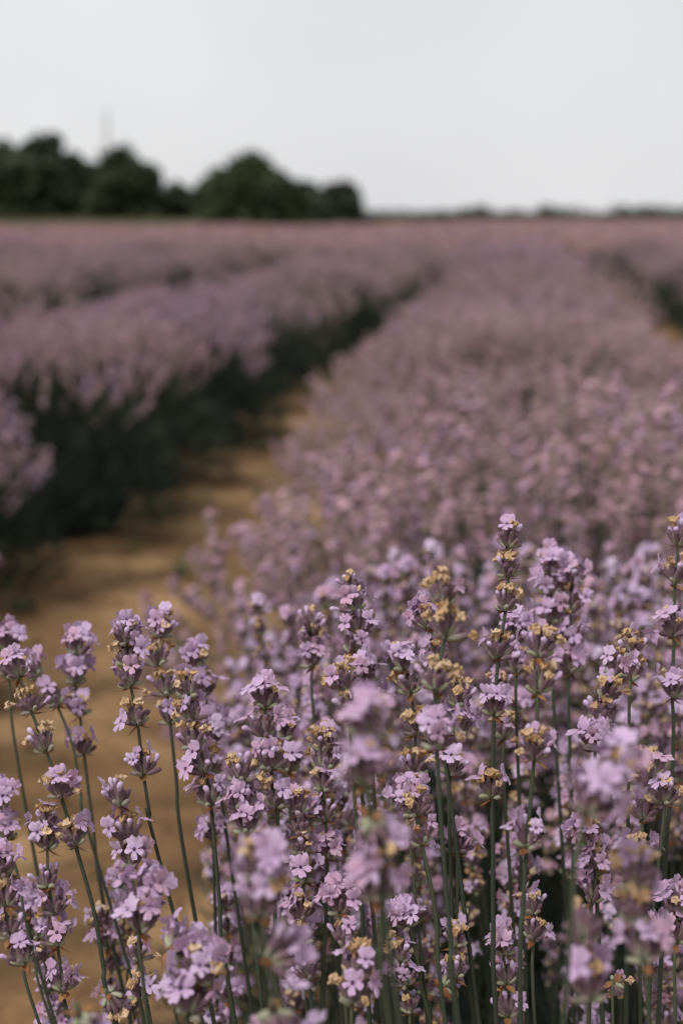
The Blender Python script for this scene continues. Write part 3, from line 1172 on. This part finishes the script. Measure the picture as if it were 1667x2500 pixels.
def build_stalk(label, pts, n_w, styles, r, size, group, detailed, extra=None):
    root = put('lavender_stalk', None)
    foot = pts[-1]
    root.location = foot
    tag(root, label, 'lavender', group)
    loc = [q - foot for q in pts]
    per = 7
    path = catmull(loc, per)
    top_dir = (path[0] - path[1]).normalized()
    put('stem', to_mesh('stem', stem_mesh([path[0] + top_dir * .002] + path[1:])), root)
    for i in range(n_w):
        pos = loc[i]
        k = i * per
        up = (path[max(k - 2, 0)] - path[min(k + 2, len(path) - 1)]).normalized()
        spin = r.uniform(0, math.tau)
        M = frame_at(pos, up, spin)
        st = styles[i % len(styles)]
        sz = size * (1.0 if i else .96) * r.uniform(.95, 1.06)
        if detailed:
            w = put('flower_whorl', r.choice(NODE_MESH), root, M)
            for kind, Mp, tint in whorl_pieces(r, st, i == 0, sz) + set_pieces((extra or {}).get(i, ()), spin, sz):
                put('calyx' if kind == 'green_bud' else kind, r.choice(KIND_MESH[kind] if kind != 'calyx' else KIND_MESH['calyx']), w, Mp)
        else:
            put('flower_whorl', r.choice((WHORL_TOP if i == 0 else WHORL)[st]), root, M @ Matrix.Diagonal((sz, sz, sz, 1)))
    return root


# calyces of the hand set stalks take their tint from the mesh: green buds low, mauve otherwise
for me in KIND_MESH['green_bud']:
    me.attributes['tint'].data.foreach_set('value', np.full(len(me.vertices), .14, dtype=np.float32))

S = [
    # label, distance, whorl feet (photo pixels, top first), stem points below, style of each whorl, size
    ('tallest sharp lavender stalk, an open two-lobed flower at its tip, rising above all others', .690,
     [(1242, 1335), (1240, 1407), (1234, 1488), (1217, 1606), (1206, 1744), (1201, 1945)], [(1203, 2080), (1204, 2250), (1212, 2500)], 'NWWWBW', 1.0),
    ('sharp stalk at far left leaning leftwards, tan withered whorls spaced down a long green stem', .690,
     [(47, 1651), (77, 1737), (112, 1832), (149, 1944), (184, 2064)], [(230, 2229), (253, 2363), (283, 2500)], 'BWWWW', 1.0),
    ('blurred stalk with a pale lilac cap just right of the leaning left stalk', .82,
     [(187, 1600), (184, 1668), (195, 1745), (205, 1840)], [(225, 2000), (262, 2250)], 'FFMM', 1.05),
    ('soft lilac head behind the top of the leaning left stalk', .80, [(92, 1652), (138, 1722)], [(178, 1823), (197, 1938), (226, 2067)], 'FB', 1.05),
    ('sharp stalk with lilac and tan tip above the bare path, left of its blurred twin', .705,
     [(307, 1573), (313, 1625), (319, 1674), (336, 1766), (350, 1890)], [(366, 1990), (384, 2081)], 'DMMWM', 1.0),
    ('stalk with pale blurred flowers at its tip, twin of the sharp one above the path', .76,
     [(392, 1555), (385, 1622), (408, 1694), (415, 1764)], [(430, 1900), (455, 2120)], 'FWBM', 1.0),
    ('blurred lilac head cut off by the left edge, highest at the far left', .83, [(14, 1585), (22, 1655)], [(50, 1900)], 'FM', 1.1),
    ('soft lilac head at the left edge, on a stem over bare soil', .75, [(8, 1968), (17, 2047)], [(30, 2090), (50, 2164), (90, 2350)], 'FF', 1.05),
    ('dense sharp lilac head above the big lilac cluster at lower left', .690, [(293, 1966), (312, 2052), (321, 2114)], [(330, 2220), (350, 2400)], 'BFF', 1.05),
    ('sharp spike of many small whorls at lower left, one deep lilac flower near its foot', .690,
     [(112, 2024), (115, 2069), (119, 2164), (134, 2229), (140, 2306), (157, 2417)], [(172, 2500)], 'WMBMFF', .95),
    ('tan and green stalk cut by the lower left edge, leaning leftwards', .690, [(8, 2135), (15, 2210), (23, 2287), (57, 2352)], [(96, 2500)], 'MWWB', 1.0),
    ('soft single lilac head low on the left, before bare soil', .77, [(65, 2233)], [(85, 2340), (122, 2486)], 'F', 1.05),
    ('large pale lilac cluster at lower left, slightly blurred, nearer than its neighbours', .610, [(352, 2205), (344, 2272)], [(352, 2420)], 'FF', 1.1),
    ('blurred lilac head right below the large pale cluster at lower left', .585, [(417, 2322)], [(430, 2480)], 'F', 1.05),
    ('wide near cluster of lilac flowers with tan knobs at the bottom, left of centre', .575, [(478, 2400), (462, 2478)], [(470, 2600)], 'DF', 1.2),
    ('sharp shrivelled whorl beside a dark stem at lower left', .690, [(337, 2344), (344, 2440)], [(350, 2500)], 'WM', .95),
    ('pale blurred flower at the very bottom left with a tan heart', .52, [(196, 2478)], [(210, 2600)], 'F', 1.0),
    ('sharp tan topped whorl where the leaning left stem ends at the bottom', .684, [(266, 2430)], [(283, 2510)], 'W', 1.0),
    ('slim sharp stalk with tan tip and scattered lilac flowers, long dark stem, left of centre', .695,
     [(460, 1700), (469, 1757), (474, 1824), (500, 1885), (514, 1964)], [(527, 2098), (536, 2203), (560, 2420)], 'WBDMF', .98),
    ('sharp upright stalk left of centre, paired pale petals at its tip, dark stem below', .690,
     [(648, 1725), (648, 1795), (660, 1875), (676, 1971)], [(678, 2098), (672, 2300)], 'MBBM', 1.02),
    ('soft lilac and tan head between path and the sharp upright stalk left of centre', .80,
     [(485, 1630), (500, 1700), (526, 1790)], [(540, 1950)], 'FMF', 1.08),
    ('sharp head with two tan knobs on top and a round lilac flower, left of centre', .685, [(587, 1905), (593, 1974), (603, 2035)], [(612, 2200)], 'WFF', 1.0),
    ('narrow sharp spike of tight grey-mauve buds near the centre', .690,
     [(728, 1985), (731, 2035), (734, 2085), (740, 2150), (738, 2240), (740, 2302), (753, 2390)], [(768, 2481)], 'WNBFMBB', .92),
    ('sharp stalk of small spaced whorls with tan knobs left of the big blurred flower', .70,
     [(788, 1830), (788, 1875), (788, 1929), (794, 2000), (799, 2095)], [(795, 2271), (791, 2481)], 'WBMMF', .97),
    ('sharp tip standing out left of the tan blurred head, one lilac flower on its right', .735,
     [(860, 1450), (868, 1490), (877, 1545), (861, 1590)], [(870, 1700), (880, 1900)], 'BFMM', .97),
    ('sharp green-budded whorl with tan knobs amid deep lilac flowers, upper centre', .70, [(845, 1681), (858, 1751)], [(862, 1900)], 'WB', 1.0),
    ('soft pale bud head at the edge of the dense flowers, upper centre left', .80, [(756, 1540), (760, 1580), (762, 1627)], [(770, 1800)], 'BMF', 1.0),
    ('very blurred big lilac flower head in front at the centre', .475, [(895, 1800), (896, 1905), (909, 2000)], [(915, 2060)], 'DMF', 1.02),
    ('very blurred lilac head directly below the big blurred centre flower', .48, [(927, 2100), (921, 2194)], [(933, 2347), (948, 2481)], 'FF', 1.0),
    ('blurred tan-crowned head left of the tallest stalk, on a dark stem to the bottom', .600,
     [(1082, 1472), (1085, 1554), (1063, 1683), (1066, 1826)], [(1069, 1881), (1082, 2080), (1101, 2309), (1116, 2481)], 'WWWF', 1.02),
    ('sharp small lilac flower cluster peeping out left of the blurred tan-crowned head', .690, [(1045, 1530), (1063, 1625)], [(1075, 1760)], 'DW', .95),
    ('slim sharp stalk with a tan knob between blurred tan head and tallest stalk', .695, [(1119, 1720), (1113, 1790), (1100, 1890)], [(1098, 2050)], 'WFF', .95),
    ('soft stalk of tan and lilac whorls left of the blurred tan-crowned head', .72,
     [(987, 1633), (1003, 1690), (1013, 1791), (1016, 1892)], [(1028, 2057), (1063, 2233), (1085, 2480)], 'FBWW', 1.0),
    ('whorl of pale buds on a dark slanting stem right of the lower blurred centre head', .68, [(1013, 1990), (1030, 2060)], [(1063, 2233), (1085, 2480)], 'MB', 1.0),
    ('deep lilac crowd of open flowers in the dense patch left of centre top', .72, [(896, 1668), (905, 1740)], [(910, 1900)], 'FF', 1.1),
    ('sharp slim spike right of centre right, mauve buds above a skirt of lilac flowers', .690,
     [(1497, 1650), (1479, 1705), (1463, 1765), (1453, 1830)], [(1450, 1960), (1452, 2100)], 'BWBF', 1.0),
    ('tall soft stalk cut by the right edge, round bud at its tip', .735,
     [(1655, 1330), (1647, 1422), (1645, 1550), (1641, 1700)], [(1644, 1769), (1639, 1922), (1621, 2175)], 'MMMD', 1.05),
    ('sharp whorl with pale green lower buds on a dark stem near the right edge', .690, [(1600, 1895), (1621, 1958)], [(1614, 2050), (1604, 2139), (1590, 2330)], 'WM', 1.05),
    ('soft lilac stalk right of the tallest one, pale knob at its tip', .82, [(1340, 1400), (1340, 1450), (1345, 1520)], [(1350, 1700)], 'DFM', 1.1),
    ('thick soft lilac spike beside the pale knobbed stalk, right of the tallest', .82,
     [(1395, 1430), (1392, 1490), (1395, 1570), (1390, 1640)], [(1390, 1800)], 'FMFF', 1.15),
    ('slightly blurred head with tan knob behind the sharp slim spike on the right', .72, [(1540, 1600), (1540, 1660)], [(1535, 1800)], 'WM', 1.0),
    ('very blurred wide pale lilac flower in front, on the right', .48, [(1470, 1912), (1433, 1985)], [(1411, 2080), (1390, 2300)], 'FF', 1.1),
    ('sharp low stalk with deep lilac flowers under the wide blurred right flower', .690, [(1440, 2060), (1458, 2118), (1447, 2200)], [(1440, 2340)], 'FFF', .95),
    ('blurred dark stemmed stalk right of the tallest, orange-tan whorls then a lilac ring', .625,
     [(1318, 1600), (1314, 1690), (1304, 1850), (1286, 2067)], [(1277, 2211), (1270, 2428)], 'WWWF', 1.0),
    ('big blurred orange-tan head in front at lower right', .50, [(1552, 2165), (1552, 2250), (1575, 2345)], [(1585, 2500)], 'WWM', 1.1),
    ('big blurred lilac head at the bottom right of centre right', .50, [(1425, 2300), (1436, 2440)], [(1440, 2600)], 'BF', 1.12),
    ('small sharp withered tip poking up between the blurred heads at bottom right', .690, [(1498, 2400)], [(1496, 2500)], 'W', .85),
    ('sharp lilac cluster beside the foot of the tallest stem', .70, [(1228, 2330), (1236, 2400), (1240, 2480)], [(1242, 2600)], 'FFB', .95),
    ('small tan tipped stalk low between the dark stems at bottom centre', .690, [(1112, 2310), (1114, 2385)], [(1116, 2500)], 'WB', .85),
    ('big blurred pale head in front at lower centre left', .49, [(634, 2150), (638, 2236), (652, 2345)], [(676, 2420)], 'DMF', 1.05),
    ('blurred pale head at the bottom below the blurred lower centre left one', .49, [(669, 2470)], [(668, 2600)], 'F', 1.1),
    ('near head of mauve buds and tan knobs at bottom centre', .600, [(872, 2385), (864, 2450)], [(860, 2600)], 'DM', 1.1),
    ('slightly soft head with flared pale petals at lower centre', .665, [(830, 2225), (841, 2310)], [(845, 2480)], 'FB', 1.0),
    ('sharp single lilac flower on a dark slanting stem, lower centre', .690, [(998, 2263)], [(1024, 2367), (1051, 2497)], 'F', .95),
    ('sharp lilac flowers in profile on a thin straight stem beside the tallest stem', .70, [(1116, 2078)], [(1116, 2252), (1118, 2480)], 'F', .95),
    ('sharp tan and lilac spike at the bottom, just right of centre', .685, [(975, 2350), (990, 2405), (1003, 2470)], [(1010, 2600)], 'WDB', .9),
    ('small sharp whorl with a dark violet flower between two dark stems at the bottom', .690, [(1082, 2409)], [(1085, 2520)], 'M', .9),
    ('small lilac sprig on green buds right of the dark blurred stem', .70, [(1299, 2230), (1302, 2290)], [(1304, 2480)], 'MB', .9),
    ('green-budded whorl with lilac flowers behind the blurred heads near the right edge', .70, [(1570, 2000), (1563, 2103)], [(1560, 2300)], 'BM', 1.05),
    ('lilac flowers cut by the lower right edge', .66, [(1655, 2225), (1650, 2300)], [(1648, 2480)], 'FF', 1.0),
    ('lilac flowers in the dense patch just right of the blurred centre head', .69, [(1000, 1960)], [(1010, 2150)], 'F', 1.0),
    ('soft lilac and tan stalk filling the gap behind the narrow bud spike', .76, [(700, 1800), (705, 1880)], [(715, 2050)], 'DF', 1.05),
    ('soft lilac whorls behind the tallest stalk, level with its fourth whorl', .76, [(1262, 1560), (1262, 1640)], [(1262, 1800)], 'FM', 1.0),
    ('soft bud whorl behind the tallest stem, below its ring of flowers', .75, [(1222, 1690), (1230, 1800)], [(1235, 1990)], 'MW', .95),
]
EXTRA = {
    0: {0: [('open_flower', -108, 14, 4), ('withered_flower', -40, 14, 0)], 1: [('withered_flower', -120, 10, 0), ('withered_flower', -50, 12, 0)],
        3: [('open_flower', -170, 44, 20), ('open_flower', -8, 42, 20)],
        4: [('open_flower', -125, 34, 20), ('open_flower', -80, 30, 18), ('open_flower', -40, 34, 22)],
        5: [('open_flower', -165, 36, 24), ('open_flower', -12, 34, 24)]},
    1: {0: [('open_flower', -100, 22, 10), ('open_flower', -40, 12, 0)], 3: [('open_flower', -80, 30, 14), ('open_flower', -45, 32, 14)],
        4: [('open_flower', -20, 30, 14)]},
    19: {0: [('open_flower', -150, 30, 20), ('open_flower', -95, 14, 4), ('open_flower', -10, 34, 20)],
         1: [('open_flower', -170, 45, 30), ('open_flower', -25, 45, 30)], 2: [('open_flower', -130, 36, 26), ('open_flower', -65, 36, 26)]},
}
for i, (lab, d, wh, lo, st, size) in enumerate(S):
    stalk(lab, d, wh, lo, st, 4000 + i, size, extra=EXTRA.get(i))

# filler stalks: the same kind, standing between and behind
wr = random.Random(21)
WHORL = {k: [to_mesh('flower_whorl', bake_whorl(wr, k, MID_GEO)) for _ in range(4)] for k in 'MFWBD'}
WHORL_TOP = {k: [to_mesh('flower_whorl', bake_whorl(wr, k, MID_GEO, True)) for _ in range(2)] for k in 'MFWBD'}

fr = random.Random(99)


HANDLES = {0: 'the tallest sharp stalk', 1: 'the leaning left stalk', 4: 'the sharp stalk above the path', 14: 'the wide cluster at the bottom',
           19: 'the upright sharp stalk near centre', 22: 'the narrow bud spike', 27: 'the big blurred centre head',
           29: 'the blurred tan-crowned head', 35: 'the sharp slim right spike', 36: 'the tall right edge stalk',
           39: 'the thick soft lilac spike', 41: 'the wide blurred pale flower', 44: 'the big orange-tan blurred head',
           49: 'the lower blurred pale head', 24: 'the sharp tip near top centre', 53: 'the single slanting-stemmed flower'}
LOOKS = {'M': 'lilac and tan', 'F': 'full lilac', 'D': 'tan-flecked lilac', 'W': 'mostly tan', 'B': 'grey-mauve budded'}


def filler_label(pj, main, n_):
    best = None
    for k, h in HANDLES.items():
        hx, hy = S[k][2][0]
        dist = math.hypot(hx - pj[0], (hy - pj[1]) * .8)
        if best is None or dist < best[0]:
            best = (dist, pj[0] - hx, pj[1] - hy, h)
    _, dx, dy, h = best
    rel = ('right of' if dx > 0 else 'left of') if abs(dx) > abs(dy) else ('below' if dy > 0 else 'above')
    soft = 'crisp' if pj[2] < .78 else 'soft' if pj[2] < .93 else 'blurred' if pj[2] < 1.15 else 'hazy'
    return '%s %s stalk of %s whorls %s %s' % (soft, LOOKS[main], {6: 'six', 4: 'four', 5: 'five'}[n_], rel, h)


def filler(tip, pj, group, seed):
    r = random.Random(seed)
    lean = Vector(((tip.x - .1) * .35 + r.gauss(0, .06), (tip.y - 1.0) * .15 + r.gauss(0, .05), 1)).normalized()
    n_ = r.choice((4, 4, 5, 5, 6))
    pts = [tip.copy()]
    q, dirn = tip.copy(), lean
    for i in range(n_ - 1):
        q = q - (dirn + Vector((r.gauss(0, .08), r.gauss(0, .08), 0))) * r.uniform(.012, .018) * (1 + .22 * i)
        pts.append(q.copy())
    foot = Vector((q.x - lean.x * .25 + r.gauss(0, .01), q.y - lean.y * .25, .28))
    mid = (q + foot) / 2 + Vector((r.gauss(0, .012), r.gauss(0, .012), 0))
    pts += [mid, foot]
    main = r.choice('MMFFDDWB')
    label = filler_label(pj, main, n_)
    styles = ''.join(r.choice((main, main, 'M', 'F', 'W')) for _ in range(n_))
    return build_stalk(label, pts, n_, styles, r, r.uniform(.92, 1.1), group, False)


count = 0
tries = 0
while count < 232 and tries < 20000:
    tries += 1
    d = .71 + .85 * fr.random() ** .7
    x = fr.uniform(-120, 1790)
    lat = at(x, 1250, d)
    if lat.x < -.25 - .03 * d or lat.x > .55:
        continue
    edge = max(0, (-.05 - lat.x) / .25)
    z = CAM_H - fr.gauss(.29 + .08 * max(0, d - .9) / .5, .07 if d < 1 else .05) - .13 * edge
    if d < .98 and fr.random() < .35:
        z = CAM_H - fr.gauss(.40, .05)          # short stalks low in the clump
    tip = Vector((lat.x, lat.y, z))
    pj = project(tip)
    if pj[1] < 1330 or pj[1] > 2560:
        continue
    if x < 470 and (pj[2] > .88 or pj[1] < 1780 or (pj[1] < 2050 and fr.random() < .5)):
        continue
    if 470 <= x < 640 and pj[2] < 1.0 and pj[1] < 1700:
        continue
    # the clear view of the tallest stalk's head
    if pj[2] < 1.22 and 1060 < pj[0] < 1420 and pj[1] < 1700:
        continue
    if pj[2] < 1.0 and pj[1] < 1680:
        continue
    filler(tip, pj, STALK_GROUP, 9000 + tries)
    count += 1
print('fillers', count, tries)
